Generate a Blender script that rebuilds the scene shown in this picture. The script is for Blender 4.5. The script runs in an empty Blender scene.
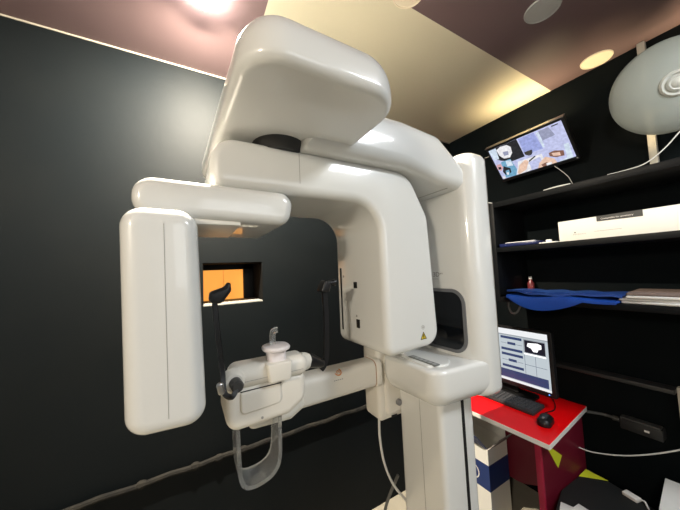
import bpy, bmesh, math, random
from mathutils import Vector, Matrix
random.seed(7)
PI = math.pi
S = bpy.context.scene
COL = S.collection

# ------------------------------------------------------------------ camera, world, light, exposure
def make_camera():
    yaw, pitch, roll = math.radians(29.5), math.radians(3.4), math.radians(2.6)
    fw = Vector((math.sin(yaw)*math.cos(pitch), math.cos(yaw)*math.cos(pitch), math.sin(pitch)))
    rt = Vector((math.cos(yaw), -math.sin(yaw), 0)); up = rt.cross(fw)
    R = rt*math.cos(roll) - up*math.sin(roll); U = rt*math.sin(roll) + up*math.cos(roll)
    m = Matrix((R, U, -fw)).transposed().to_4x4(); m.translation = (0, 0, 1.42)
    cd = bpy.data.cameras.new('camera'); cd.sensor_width = 36; cd.lens = 270/680*36; cd.clip_start = .02
    co = bpy.data.objects.new('camera', cd); COL.objects.link(co); co.matrix_world = m
    S.camera = co
make_camera()
w = bpy.data.worlds.new('room_air'); S.world = w; w.use_nodes = True
w.node_tree.nodes['Background'].inputs[0].default_value = (.85, .93, 1, 1)
w.node_tree.nodes['Background'].inputs[1].default_value = .05
S.view_settings.view_transform = 'Standard'; S.view_settings.look = 'None'
S.view_settings.exposure = .15; S.view_settings.gamma = 1; S.view_settings.use_curve_mapping = False

def area(name, loc, target, sx, sy, power, col, shape='RECTANGLE', spread=PI):
    l = bpy.data.lights.new(name, 'AREA'); l.shape = shape; l.size = sx; l.size_y = sy
    l.energy = power; l.color = col; l.spread = spread
    o = bpy.data.objects.new(name, l); COL.objects.link(o); o.location = loc
    o.rotation_euler = (Vector(target)-Vector(loc)).to_track_quat('-Z', 'Y').to_euler()
    return o
area('assumed_daylight', (.55, -1.55, 1.75), (.55, 1, 1.55), .9, .8, 5.5, (.90, .96, 1.0))  # assumed daylight, added unseen behind the camera; rear wall has no opening
area('assumed_panel_light', (1.15, -.6, 2.39), (1.15, -.6, 0), .40, .40, 22, (.92, .97, 1.0))  # assumed lamp out of view, placed by the head cover's shadow on the arm
for nm, y0, y1, x, z, p in (('added_shelf_light', -.60, .42, 1.80, 1.812, 2.2), ('screen_back_light', .60, .96, 1.765, 2.150, 1.5)):  # added unseen sources for the warm ceiling band along the right wall
    tl_ = area(nm, (x, (y0+y1)/2, z), (x, 0, 9), .02, y1-y0, p, (1, .78, .46), spread=.9 if p > 2 else 2.1)
    tl_.rotation_euler = (PI, 0, 0)
area('bulb_lamp_light', (.06, .985, 2.372), (.06, 1.42, 1.50), .05, .05, 175, (1, .88, .70), 'DISK')
def globe(name, loc, power, col, r):
    l = bpy.data.lights.new(name, 'POINT'); l.energy = power; l.color = col; l.shadow_soft_size = r
    o = bpy.data.objects.new(name, l); COL.objects.link(o); o.location = loc
globe('added_fill_light', (-1.40, -.60, 1.98), 70, (1, .89, .72), .11)  # added point source behind the camera, brightens ceiling and machine sides

# ------------------------------------------------------------------ materials
MATS = {}
def mat(name, col, rough=.5, metal=0, coat=0, spec=.5, noise=None, bump=None, emit=None, trans=0, alpha=1, ior=1.45):
    if name in MATS: return MATS[name]
    m = bpy.data.materials.new(name); m.use_nodes = True; MATS[name] = m
    nt = m.node_tree; b = nt.nodes['Principled BSDF']
    b.inputs['Base Color'].default_value = (*col, 1); b.inputs['Roughness'].default_value = rough
    b.inputs['Metallic'].default_value = metal; b.inputs['Coat Weight'].default_value = coat
    b.inputs['Coat Roughness'].default_value = .06
    b.inputs['Specular IOR Level'].default_value = spec; b.inputs['Transmission Weight'].default_value = trans
    b.inputs['Alpha'].default_value = alpha; b.inputs['IOR'].default_value = ior
    if emit: 
        b.inputs['Emission Color'].default_value = (*emit[0], 1); b.inputs['Emission Strength'].default_value = emit[1]
    if noise or bump:
        g = nt.nodes.new('ShaderNodeNewGeometry')
    if noise:   # (scale, other colour, amount)
        n = nt.nodes.new('ShaderNodeTexNoise'); n.inputs['Scale'].default_value = noise[0]; n.inputs['Detail'].default_value = 5
        nt.links.new(g.outputs['Position'], n.inputs['Vector'])
        mx = nt.nodes.new('ShaderNodeMix'); mx.data_type = 'RGBA'
        mx.inputs[6].default_value = (*col, 1); mx.inputs[7].default_value = (*noise[1], 1)
        r = nt.nodes.new('ShaderNodeMapRange'); r.inputs[1].default_value = .35; r.inputs[2].default_value = .7
        r.inputs[4].default_value = noise[2]
        nt.links.new(n.outputs[0], r.inputs[0]); nt.links.new(r.outputs[0], mx.inputs[0])
        nt.links.new(mx.outputs[2], b.inputs['Base Color'])
    if bump:    # (scale, strength)
        n2 = nt.nodes.new('ShaderNodeTexNoise'); n2.inputs['Scale'].default_value = bump[0]; n2.inputs['Detail'].default_value = 3
        nt.links.new(g.outputs['Position'], n2.inputs['Vector'])
        bp = nt.nodes.new('ShaderNodeBump'); bp.inputs['Strength'].default_value = bump[1]; bp.inputs['Distance'].default_value = .01
        nt.links.new(n2.outputs[0], bp.inputs['Height']); nt.links.new(bp.outputs[0], b.inputs['Normal'])
    return m
WHITE = mat('white_enamel', (.78, .785, .765), .32, coat=.8, noise=(3, (.76, .765, .74), .4))
CREAM = mat('cream_plastic', (.80, .77, .70), .38, noise=(4, (.77, .73, .66), .4))
SEAM = mat('seam_grey', (.34, .33, .31), .6)
BLACKP = mat('black_plastic', (.012, .012, .013), .32)
SLOT = mat('slot_black', (.004, .004, .004), .7)
GREY = mat('grey_plastic', (.22, .22, .23), .4)
MIDGREY = mat('light_grey_print', (.30, .28, .26), .6)
BLACKW = mat('black_wall_paint', (.002, .0036, .0048), .62, spec=.13, noise=(2.2, (.0045, .0058, .0065), .8), bump=(7, .08))
BLACKR = mat('black_matte_wall_paint', (.003, .005, .006), .75, spec=.06, noise=(3, (.008, .009, .009), .6), bump=(9, .1))
BLACKS = mat('black_shelf_paint', (.004, .005, .006), .5, noise=(9, (.009, .009, .01), .7), spec=.16)
RED = mat('red_laminate', (.90, .004, .006), .30, spec=.2)
REDD = mat('maroon_panel', (.13, .004, .016), .5)
EDGE = mat('white_edge_band', (.75, .72, .68), .5)
CLEAR = mat('clear_acrylic', (.93, .95, .95), .08, trans=.9, ior=1.46)
MILKY = mat('milky_plastic', (.82, .77, .78), .3, coat=.3)
ORANGE = mat('orange_print', (.75, .30, .08), .5)
PAPER = mat('white_paper', (.80, .79, .76), .7, noise=(20, (.74, .73, .70), .5))
CARD = mat('white_carton', (.82, .81, .76), .55)
STEEL = mat('brushed_steel', (.55, .55, .55), .3, metal=1)
BLUE = mat('blue_vinyl', (.012, .075, .42), .45, noise=(6, (.010, .05, .30), .7))
NAVY = mat('navy_cover', (.010, .016, .075), .35)
YEL = mat('yellow_sticker', (.62, .66, .03), .5)
WIREW = mat('white_cable', (.72, .71, .68), .45)
WIREG = mat('grey_cable', (.06, .06, .06), .5)
CONC = mat('grey_conduit', (.010, .010, .010), .7, spec=.12, noise=(25, (.028, .026, .022), .7))
FLOOR = mat('beige_tile', (.38, .35, .28), .5, noise=(8, (.33, .30, .24), .8))

# ------------------------------------------------------------------ mesh helpers
ORG = {}
def wpos(o): return ORG.get(o.name, Vector((0, 0, 0)))
def tag(o, label=None, cat=None, group=None, kind=None):
    if label: o['label'] = label
    if cat: o['category'] = cat
    if group: o['group'] = group
    if kind: o['kind'] = kind
    return o
def empty(name, loc, label, cat, group=None):
    o = bpy.data.objects.new(name, None); COL.objects.link(o); o.location = loc; o.empty_display_size = .05
    ORG[o.name] = Vector(loc)
    return tag(o, label, cat, group)
def obj(name, bm, m, parent=None, smooth=True, ang=35):
    bmesh.ops.recalc_face_normals(bm, faces=bm.faces)
    xs = [v.co for v in bm.verts]
    lo = Vector([min(c[i] for c in xs) for i in range(3)]); hi = Vector([max(c[i] for c in xs) for i in range(3)])
    c = (lo+hi)/2
    if parent is None: c.z = lo.z
    for v in bm.verts: v.co -= c
    me = bpy.data.meshes.new(name); bm.to_mesh(me); bm.free()
    for mm in (m if isinstance(m, (list, tuple)) else [m]): me.materials.append(mm)
    if smooth:
        me.shade_smooth(); me.set_sharp_from_angle(angle=math.radians(ang))
    o = bpy.data.objects.new(name, me); COL.objects.link(o)
    if parent: o.parent = parent
    o.location = c - (wpos(parent) if parent else Vector((0, 0, 0)))
    ORG[o.name] = c
    return o
AX = {'z': lambda u, v, w: (u, v, w), 'y': lambda u, v, w: (u, w, v), 'x': lambda u, v, w: (w, u, v)}

def offset_poly(poly, d):
    n = len(poly); area2 = sum(poly[i][0]*poly[(i+1) % n][1]-poly[(i+1) % n][0]*poly[i][1] for i in range(n))
    s = 1 if area2 > 0 else -1
    out = []
    for i in range(n):
        p0, p, p1 = [Vector(poly[k % n][:2]) for k in (i-1, i, i+1)]
        a = (p-p0).normalized(); b = (p1-p).normalized()
        na = Vector((-a.y, a.x))*s; nb = Vector((-b.y, b.x))*s
        mv = (na+nb)/(1+na.dot(nb)) if na.dot(nb) > -.98 else na
        cr = (a.x*b.y-a.y*b.x)*s
        q = p+mv*d; r = poly[i][2]
        out.append((q.x, q.y, max(r-d, .0006) if cr > 0 else r+d))
    return out
def round_poly(poly, seg):
    n = len(poly); pts = []
    for i in range(n):
        p0, p, p1 = [Vector(poly[k % n][:2]) for k in (i-1, i, i+1)]
        r = poly[i][2]; a = (p0-p); b = (p1-p)
        la, lb = a.length, b.length; a.normalize(); b.normalize()
        th = math.acos(max(-1, min(1, a.dot(b))))
        t = r/max(math.tan(th/2), 1e-4) if th < PI-.02 else 0
        t = min(t, la*.499, lb*.499)
        rr = t*math.tan(th/2)
        if t < 1e-6:
            pts += [p.copy()]*(seg+1); continue
        bis = (a+b).normalized(); c = p+bis*(rr/math.sin(th/2))
        s0 = p+a*t-c; s1 = p+b*t-c
        a0 = math.atan2(s0.y, s0.x); a1 = math.atan2(s1.y, s1.x); da = (a1-a0+PI) % (2*PI)-PI
        for k in range(seg+1):
            aa = a0+da*k/seg
            pts.append(c+Vector((math.cos(aa), math.sin(aa)))*rr)
    return pts
def loft(bm, poly, w0, w1, e0=.01, e1=.01, axis='z', seg=6, es=5, taper=None, M=None):
    """closed rounded prism: polygon (u,v,corner radius) swept from w0 to w1 with rounded rims e0, e1"""
    layers = []
    for k in range(es, -1, -1):
        a = PI/2*k/es; layers.append((w0+e0*(1-math.sin(a)), e0*(1-math.cos(a))))
    for k in range(es+1):
        a = PI/2*k/es; layers.append((w1-e1*(1-math.sin(a)), e1*(1-math.cos(a))))
    if e0 == 0: layers = layers[es:]
    if e1 == 0: layers = layers[:-es] if es else layers
    rings = []
    for wv, ins in layers:
        pp = offset_poly(poly, ins) if ins > 1e-6 else poly
        if taper:
            f = (wv-w0)/(w1-w0); pp = [taper(u, v, r, f) for u, v, r in pp]
        ring = []
        for p in round_poly(pp, seg):
            co = Vector(AX[axis](p.x, p.y, wv))
            ring.append(bm.verts.new(M @ co if M else co))
        rings.append(ring)
    n = len(rings[0])
    for a, b in zip(rings, rings[1:]):
        for i in range(n): bm.faces.new((a[i], a[(i+1) % n], b[(i+1) % n], b[i]))
    bm.faces.new(rings[0][::-1]); bm.faces.new(rings[-1])
    return bm
def rect(u0, u1, v0, v1, r): return [(u0, v0, r), (u1, v0, r), (u1, v1, r), (u0, v1, r)]
def box(bm, x0, x1, y0, y1, z0, z1, r=.002, M=None, seg=2):
    return loft(bm, rect(x0, x1, y0, y1, r), z0, z1, r, r, 'z', seg, seg, M=M)
def nb(): return bmesh.new()
def spline(pts, n=8):
    P = [Vector(p) for p in pts]; out = []
    for i in range(len(P)-1):
        p0 = P[max(i-1, 0)]; p1 = P[i]; p2 = P[i+1]; p3 = P[min(i+2, len(P)-1)]
        for k in range(n):
            t = k/n
            out.append(.5*((2*p1)+(p2-p0)*t+(2*p0-5*p1+4*p2-p3)*t*t+(3*p1-p0-3*p2+p3)*t**3))
    out.append(P[-1]); return out
def tube(bm, pts, rad, n=8, sm=0, prof=None, ref=None):
    """sweep a circle (radius or list of radii) or a 2-D profile along points"""
    P = spline(pts, sm) if sm else [Vector(p) for p in pts]
    rads = rad if isinstance(rad, (list, tuple)) else None
    rings = []; prev = None
    for i, p in enumerate(P):
        t = (P[min(i+1, len(P)-1)]-P[max(i-1, 0)]).normalized()
        if ref: a = Vector(ref); a = (a-t*a.dot(t)).normalized()
        elif prev is None:
            a = t.cross(Vector((0, 0, 1))) if abs(t.z) < .9 else t.cross(Vector((1, 0, 0))); a.normalize()
        else: a = (prev-t*prev.dot(t)).normalized()
        prev = a; b = t.cross(a)
        if prof: ring = [bm.verts.new(p+a*u+b*v) for u, v in prof]
        else:
            if rads: f = i/(len(P)-1)*(len(rads)-1); k = min(int(f), len(rads)-2); rr = rads[k]+(rads[k+1]-rads[k])*(f-k)
            else: rr = rad
            ring = [bm.verts.new(p+(a*math.cos(2*PI*k/n)+b*math.sin(2*PI*k/n))*rr) for k in range(n)]
        rings.append(ring)
    m = len(rings[0])
    for a, b in zip(rings, rings[1:]):
        for i in range(m): bm.faces.new((a[i], a[(i+1) % m], b[(i+1) % m], b[i]))
    bm.faces.new(rings[0][::-1]); bm.faces.new(rings[-1])
    return bm
def lathe(bm, o, d, prof, n=32):
    """revolve (radius, height) about axis d through o"""
    o = Vector(o); d = Vector(d).normalized()
    a = d.cross(Vector((0, 0, 1))) if abs(d.z) < .9 else d.cross(Vector((1, 0, 0))); a.normalize(); b = d.cross(a)
    rings = []
    for r, h in prof:
        r = max(r, 1e-4)
        rings.append([bm.verts.new(o+d*h+(a*math.cos(2*PI*k/n)+b*math.sin(2*PI*k/n))*r) for k in range(n)])
    for p, q in zip(rings, rings[1:]):
        for i in range(n): bm.faces.new((p[i], p[(i+1) % n], q[(i+1) % n], q[i]))
    bm.faces.new(rings[0][::-1]); bm.faces.new(rings[-1])
    return bm
def plate(bm, pts, o, u, v, n, t=.0006, lift=0, mi=0):
    """thin solid polygon lying on a surface: 2-D points in the frame o,u,v with outward normal n"""
    o, u, v, n = map(Vector, (o, u, v, n))
    lo = [bm.verts.new(o+u*a+v*b+n*(lift-.0003)) for a, b in pts]; hi = [bm.verts.new(o+u*a+v*b+n*(lift+t)) for a, b in pts]
    k = len(pts); fs = []
    for i in range(k): fs.append(bm.faces.new((lo[i], lo[(i+1) % k], hi[(i+1) % k], hi[i])))
    fs.append(bm.faces.new(lo[::-1])); fs.append(bm.faces.new(hi))
    for f in fs: f.material_index = mi
def R4(a, b, c, d): return [(a, c), (b, c), (b, d), (a, d)]
def disc2(cx, cy, r, n=20, ry=None): return [(cx+r*math.cos(2*PI*k/n), cy+(ry or r)*math.sin(2*PI*k/n)) for k in range(n)]
def text(name, body, size, o, u, v, n, m, parent, lift=.0006):
    cu = bpy.data.curves.new(name, 'FONT'); cu.body = body; cu.size = size; cu.extrude = .0002; cu.resolution_u = 3
    tmp = bpy.data.objects.new(name+'_tmp', cu); COL.objects.link(tmp)
    dg = bpy.context.evaluated_depsgraph_get(); dg.update()
    me = bpy.data.meshes.new_from_object(tmp.evaluated_get(dg)); bpy.data.objects.remove(tmp)
    bm = nb(); bm.from_mesh(me); bpy.data.meshes.remove(me)
    o, u, v, n = map(Vector, (o, u, v, n))
    for vt in bm.verts: vt.co = o+u*vt.co.x+v*vt.co.y+n*(vt.co.z+lift)
    return obj(name, bm, m, parent, smooth=False)
X, Y, Z = Vector((1, 0, 0)), Vector((0, 1, 0)), Vector((0, 0, 1))

# ------------------------------------------------------------------ the room
CZ, WY, WX = 2.42, 1.41, 1.87
def struct(name, bm, m): return tag(obj(name, bm, m, smooth=False), kind='structure')
def sbox(name, x0, x1, y0, y1, z0, z1, m):
    bm = nb(); r = bmesh.ops.create_cube(bm, size=1)
    for v in bm.verts: v.co = Vector(((x0+x1)/2+v.co.x*(x1-x0), (y0+y1)/2+v.co.y*(y1-y0), (z0+z1)/2+v.co.z*(z1-z0)))
    return struct(name, bm, m)
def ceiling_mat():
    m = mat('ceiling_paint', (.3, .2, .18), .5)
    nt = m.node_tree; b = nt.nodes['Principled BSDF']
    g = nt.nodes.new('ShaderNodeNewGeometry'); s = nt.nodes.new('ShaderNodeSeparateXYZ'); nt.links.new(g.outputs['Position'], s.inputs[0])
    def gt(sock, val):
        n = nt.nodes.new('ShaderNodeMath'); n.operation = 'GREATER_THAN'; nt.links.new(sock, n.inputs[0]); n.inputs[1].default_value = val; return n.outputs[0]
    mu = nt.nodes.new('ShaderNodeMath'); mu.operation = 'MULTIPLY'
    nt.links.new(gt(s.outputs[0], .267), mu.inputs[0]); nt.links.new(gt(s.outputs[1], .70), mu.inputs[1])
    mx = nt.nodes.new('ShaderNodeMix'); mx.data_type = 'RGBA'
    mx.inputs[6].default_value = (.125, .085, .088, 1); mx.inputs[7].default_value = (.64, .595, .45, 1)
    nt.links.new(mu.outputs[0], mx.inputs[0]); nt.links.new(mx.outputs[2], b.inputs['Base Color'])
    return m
sbox('floor', -2.1, WX+.1, -1.7, 2.0, -.1, 0, FLOOR)
sbox('ceiling', -2.1, WX+.1, -1.7, 2.0, CZ, CZ+.1, ceiling_mat())
# left wall in the picture: black, with the small opening
bm = nb()
wx0, wx1, wz0, wz1 = .060, .335, 1.284, 1.486
xs = [-2.1, wx0, wx1, WX+.1]; zs = [0, wz0, wz1, CZ]
for i in range(3):
    for k in range(3):
        if i == 1 and k == 1: continue
        r = bmesh.ops.create_cube(bm, size=1)
        for v in r['verts']:
            v.co = Vector((xs[i] if v.co.x < 0 else xs[i+1], WY if v.co.y < 0 else WY+.30, zs[k] if v.co.z < 0 else zs[k+1]))
bmesh.ops.remove_doubles(bm, verts=bm.verts, dist=1e-5)
dead = [f for f in bm.faces if len([g for g in bm.faces if g is not f and set(g.verts) == set(f.verts)])]
bmesh.ops.delete(bm, geom=dead, context='FACES_ONLY')
struct('wall_left', bm, BLACKW)
sbox('wall_right', WX, WX+.1, -1.7, 2.0, 0, CZ, BLACKR)
PALE = mat('pale_wall_paint', (.20, .195, .18), .8)
sbox('wall_rear', -2.1, WX+.1, -1.7, -1.6, 0, CZ, PALE)
sbox('wall_west', -2.1, -2.0, -1.7, 2.0, 0, CZ, PALE)
# window: black frame with a lit orange board behind it
win = empty('window_1', (.2, WY+.25, wz0), None, None); win['kind'] = 'structure'
bm = nb()
y0 = WY+.22
box(bm, wx0-.02, wx0+.012, y0, y0+.03, wz0-.005, wz1+.005); box(bm, wx1-.055, wx1+.02, y0, y0+.03, wz0-.005, wz1+.005)
box(bm, wx0, wx1, y0, y0+.03, wz1-.03, wz1+.005); 
obj('window_frame', bm, BLACKS, win)
bm = nb(); box(bm, wx0, wx1, WY+.004, y0+.03, wz0-.004, wz0+.006)
obj('window_sill', bm, mat('grey_sill', (.17, .17, .16), .6, noise=(30, (.22, .22, .2), .7)), win)
bm = nb(); box(bm, wx0-.05, wx1+.05, y0+.032, y0+.045, wz0-.03, wz1+.03)
obj('window_pane', bm, mat('lit_orange_blind', (.75, .33, .06), .6, emit=((1, .40, .07), .85)), win)
bm = nb()
for b in ((wx0-.001, wx0+.002, wz0, wz1), (wx1-.002, wx1+.001, wz0, wz1), (wx0, wx1, wz1-.002, wz1+.001)): box(bm, b[0], b[1], WY+.002, y0+.028, b[2], b[3], .0002)
obj('window_reveal', bm, mat('matte_black', (.004, .004, .004), .9, spec=.1), win)
bm = nb(); plate(bm, R4(-.0008, .0008, 0, .18), (.175, y0+.032, wz0+.006), X, Z, -Y)
obj('pane_joint', bm, mat('orange_joint', (.55, .22, .04), .6), win)

# thin plaster bead along the ceiling edge of the left wall
bm = nb(); tube(bm, [(-2, WY-.002, CZ-.003), (WX, WY-.002, CZ-.003)], .004, 6)
struct('trim_1', bm, mat('pale_bead', (.28, .26, .22), .7, spec=.1))
# pale jamb at the right end of the wall ledge
sbox('trim_2', WX-.03, WX, .29, .345, .60, .85, mat('beige_jamb', (.5, .46, .38), .6))

# ------------------------------------------------------------------ ceiling lights
def downlight(x, y, r, m, label, ring=EDGE):
    t = empty('ceiling_light', (x, y, CZ), label, 'ceiling light', 'recessed ceiling lights')
    bm = nb(); lathe(bm, (x, y, CZ+.002), (0, 0, -1), [(r, 0), (r, .004), (r*.97, .008), (r*.9, .008), (r*.88, .004), (r*.8, .003)])
    obj('rim', bm, ring, t)
    bm = nb(); lathe(bm, (x, y, CZ+.002), (0, 0, -1), [(r*.89, .0), (r*.89, .006), (r*.6, .0075), (0, .008)])
    obj('diffuser', bm, m, t)
OFFG = mat('unlit_grey_diffuser', (.34, .35, .34), .5)
OFFC = mat('unlit_cream_diffuser', (.80, .72, .56), .5)
downlight(1.235, .465, .062, OFFG, 'grey unlit round ceiling light on the dark ceiling at the top edge', OFFG)
downlight(1.795, .475, .062, OFFC, 'cream unlit round ceiling light right beside the black shelf wall', OFFC)
downlight(.71, .66, .06, OFFC, 'pale ceiling light at the edge of the beige ceiling area', OFFC)
bl = empty('bulb_lamp', (.06, .985, CZ), 'lit round bulb lamp on the ceiling near the left wall above the machine', 'ceiling light')
bm = nb(); lathe(bm, (.06, .985, CZ), -Z, [(.045, 0), (.045, .006), (.03, .012), (.016, .014)], 28); obj('socket', bm, EDGE, bl)
bm = nb(); lathe(bm, (.06, .985, CZ-.013), -Z, [(.015, 0), (.026, .003), (.034, .010), (.036, .018), (.034, .025), (.026, .031), (.014, .034), (0, .034)], 28); obj('bulb', bm, mat('lit_bulb', (1, 1, 1), .5, emit=((1, .92, .80), 300)), bl)
bm = nb(); box(bm, .93, 1.37, -.82, -.38, 2.396, CZ-.001, .004)
tag(obj('assumed_ceiling_panel', bm, mat('assumed_lit_panel', (1, 1, 1), .5, emit=((.93, .97, 1), 3))), 'assumed square lit ceiling panel, unseen at the back of the room', 'ceiling light')  # assumed fixture behind the camera, goes with the assumed panel light
pl = empty('added_fill_lamp', (-1.40, -.60, CZ), 'added unseen lamp at the back of the room, brightening ceiling and machine', 'lamp')  # added fill lamp out of view, only a cord and cap
bm = nb(); tube(bm, [(-1.40, -.60, CZ), (-1.40, -.60, 2.12)], .004, 8); obj('cord', bm, BLACKP, pl)
bm = nb(); lathe(bm, (-1.40, -.60, 2.095), Z, [(.03, 0), (.03, .03), (.01, .04)], 20); obj('cap', bm, EDGE, pl)

# ------------------------------------------------------------------ wall conduit
bm = nb(); zc = .602
pts = [(-1.6+3.4*k/60, WY-.012, zc+.003*math.sin(k*1.7)) for k in range(61)]
tube(bm, pts, .011, 8)
con = obj('conduit', bm, CONC); tag(con, 'grey cable conduit running low along the black wall behind the machine', 'conduit')
for x in (-.17, .02, .115, .22):
    bm = nb(); tube(bm, [(x-.016, WY-.012, zc), (x-.006, WY-.012, zc), (x+.006, WY-.012, zc), (x+.016, WY-.012, zc)], [.0115, .0165, .0155, .0115], 8)
    obj('clamp', bm, CONC, con)

# ------------------------------------------------------------------ X-ray machine
mc = empty('dental_xray_machine', (.76, .74, 0), 'large white dental panoramic X-ray machine standing in front of the black wall', 'x-ray machine')
def part(name, bm, m=WHITE, parent=mc, **k): return obj(name, bm, m, parent, **k)

bm = nb(); loft(bm, rect(.45, .98, .50, 1.10, .05), 0, .035, 0, .012); part('base_plate', bm)
# column
bm = nb(); loft(bm, rect(.672, .832, .605, .80, .018), .03, 1.06, 0, 0); col = part('column', bm)
bm = nb(); box(bm, .767, .780, .6035, .609, .05, 1.0, .0005); part('column_slot', bm, SLOT, col)
bm = nb(); box(bm, .6712, .675, .692, .6935, .05, 1.05, .0003); part('panel_joint', bm, SEAM, col)
# carriage
bm = nb()
loft(bm, [(.785, .528, .055), (.895, .528, .03), (.895, .93, .03), (.785, .93, .03)], 1.00, 1.80, .03, .035, 'z', 9, 6); car = part('carriage', bm)
bm = nb(); box(bm, .8735, .8745, .5273, .5285, 1.07, 1.775, .0002); part('cover_joint', bm, SEAM, car)
# console: shelf-like lower body
bm = nb()
loft(bm, [(.608, .556, .055), (.86, .528, .03), (.885, .56, .03), (.885, .93, .03), (.70, .93, .04), (.64, .80, .04), (.598, .785, .05)], 1.0, 1.118, .055, .014, 'z', 8, 6)
con_ = part('console', bm)
bm = nb(); loft(bm, [(.624, .60, .01), (.69, .575, .03), (.735, .61, .03), (.735, .86, .03), (.628, .86, .01)], 1.113, 1.123, .001, .004, 'z', 5, 3); part('console_pad', bm, WHITE, con_)
bm = nb(); box(bm, .640, .664, .587, .70, 1.121, 1.1245, .001); lcd = part('display_strip', bm, mat('strip_grey', (.16, .17, .16), .4), con_)
bm = nb()
for k in range(6): plate(bm, R4(0, .012, .003+.018*k, .016+.018*k), (.646, .589, 1.1245), X, Y, Z)
part('button', bm, mat('button_grey', (.38, .39, .39), .5), con_)
for zz in (1.05, 1.085):
    bm = nb(); plate(bm, R4(-.05, .09, -.0004, .0004), (.6065, .70, zz), Y, Z, -X); part('panel_joint', bm, SEAM, con_)
# carriage display recess
bm = nb()
op = rect(.575, .83, 1.128, 1.342, .05)
loft(bm, op, .7812, .80, .001, .001, 'x', 8, 2); part('display_frame', bm, mat('display_grey', (.15, .155, .165), .3), car)
bm = nb(); loft(bm, offset_poly(op, .011), .7802, .7825, .0003, .0003, 'x', 8, 1); part('display_window', bm, mat('dark_glass', (.004, .005, .007), .08), car)
text('model_mark', '3D', .024, (.7848, .700, 1.384), -Y, Z, -X, MIDGREY, car)
text('model_mark', 'pro', .010, (.7848, .670, 1.393), -Y, Z, -X, MIDGREY, car)
bm = nb(); plate(bm, R4(0, .03, 0, .001), (.7848, .707, 1.375), -Y, Z, -X); part('underline', bm, MIDGREY, car)
# overhead arm
bm = nb()
loft(bm, [(.24, 1.715, .01), (.56, 1.712, .05), (.70, 1.680, .06), (.80, 1.672, .01), (.83, 1.70, .01), (.83, 1.735, .02), (.695, 1.836, .05), (.55, 1.85, .05), (.24, 1.85, .01)],
     .555, .93, .032, .04, 'y', 6, 7)
arm = part('overhead_arm', bm)
bm = nb(); plate(bm, R4(0, .0012, .0, .28), (.745, .582, 1.6765), X, Y, -Z, t=.0015); part('arm_joint', bm, SEAM, arm)
# rounded head cover over the turning axis
bm = nb()
loft(bm, [(.070, .360, .075), (.374, .364, .085), (.387, 1.02, .085), (.038, 1.02, .085)], 1.735, 1.85, .018, .085, 'z', 10, 9)
cov = part('head_cover', bm)
bm = nb(); lathe(bm, (.202, .640, 1.725), Z, [(.05, -.012), (.062, 0), (.066, .012), (.066, .03)], 36); part('turning_shaft', bm, mat('dark_rubber', (.03, .03, .03), .5))
# rotating arm with the tube head
bm = nb()
loft(bm, [(.042, 1.608, .03), (.478, 1.608, .085), (.476, 1.170, .03), (.690, 1.180, .05), (.672, 1.58, .08), (.60, 1.712, .08), (.50, 1.718, .08), (.042, 1.722, .055)],
     .60, .885, .022, .03, 'y', 9, 6)
rot = part('rotating_arm', bm)
bm = nb(); plate(bm, R4(-.0005, .0005, .03, .105), (.238, .60, 1.605), X, Z, -Y); part('arm_joint', bm, SEAM, rot)
bm = nb(); plate(bm, R4(-.0008, .0008, 0, .22), (.40, .63, 1.608), X, Y, -Z); part('arm_joint', bm, SEAM, rot)
bm = nb(); box(bm, .4745, .479, .838, .846, 1.215, 1.43, .0004); part('beam_slot', bm, SLOT, rot)
for yy, z0, z1 in ((.752, 1.362, 1.382), (.745, 1.235, 1.262)):
    bm = nb(); box(bm, .4745, .479, yy-.012, yy+.006, z0, z1, .0004); part('sensor_port', bm, SLOT, rot)
for yy, zz in ((.825, 1.40), (.750, 1.272)):
    bm = nb(); lathe(bm, (.4772, yy, zz), -X, [(.004, 0), (.004, .001), (.003, .0016)], 12); part('screw', bm, SEAM, rot)
# warning sticker and round mark on the tube head
o = Vector((.615, .6, 1.214))
bm = nb(); plate(bm, [(-.012, -.009), (.012, -.009), (0, .012)], o, X, Z, -Y, .0004); wl = part('warning_label', bm, mat('warning_yellow', (.72, .52, .03), .5), rot, smooth=False)
bm = nb(); plate(bm, R4(-.0014, .0014, -.003, .005), o, X, Z, -Y, .0008); plate(bm, R4(-.0014, .0014, -.0065, -.0042), o, X, Z, -Y, .0008)
for a, b in (((-.012, -.009), (.012, -.009)), ((.012, -.009), (0, .012)), ((0, .012), (-.012, -.009))):
    a, b = Vector(a), Vector(b); d = (b-a).normalized(); nn = Vector((-d.y, d.x))*.0013
    plate(bm, [a-nn*.3, b-nn*.3, b+nn, a+nn], o, X, Z, -Y, .0007)
part('warning_symbol', bm, SLOT, wl, smooth=False)
bm = nb(); oo = o+Z*.026
for k in range(20):
    a0, a1 = 2*PI*k/20, 2*PI*(k+1)/20
    plate(bm, [(.0062*math.cos(a0), .0062*math.sin(a0)), (.0062*math.cos(a1), .0062*math.sin(a1)), (.0052*math.cos(a1), .0052*math.sin(a1)), (.0052*math.cos(a0), .0052*math.sin(a0))], oo, X, Z, -Y, .0004)
plate(bm, R4(-.002, .002, -.0025, .0025), oo, X, Z, -Y, .0004)
part('round_mark', bm, MIDGREY, rot, smooth=False)
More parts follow.
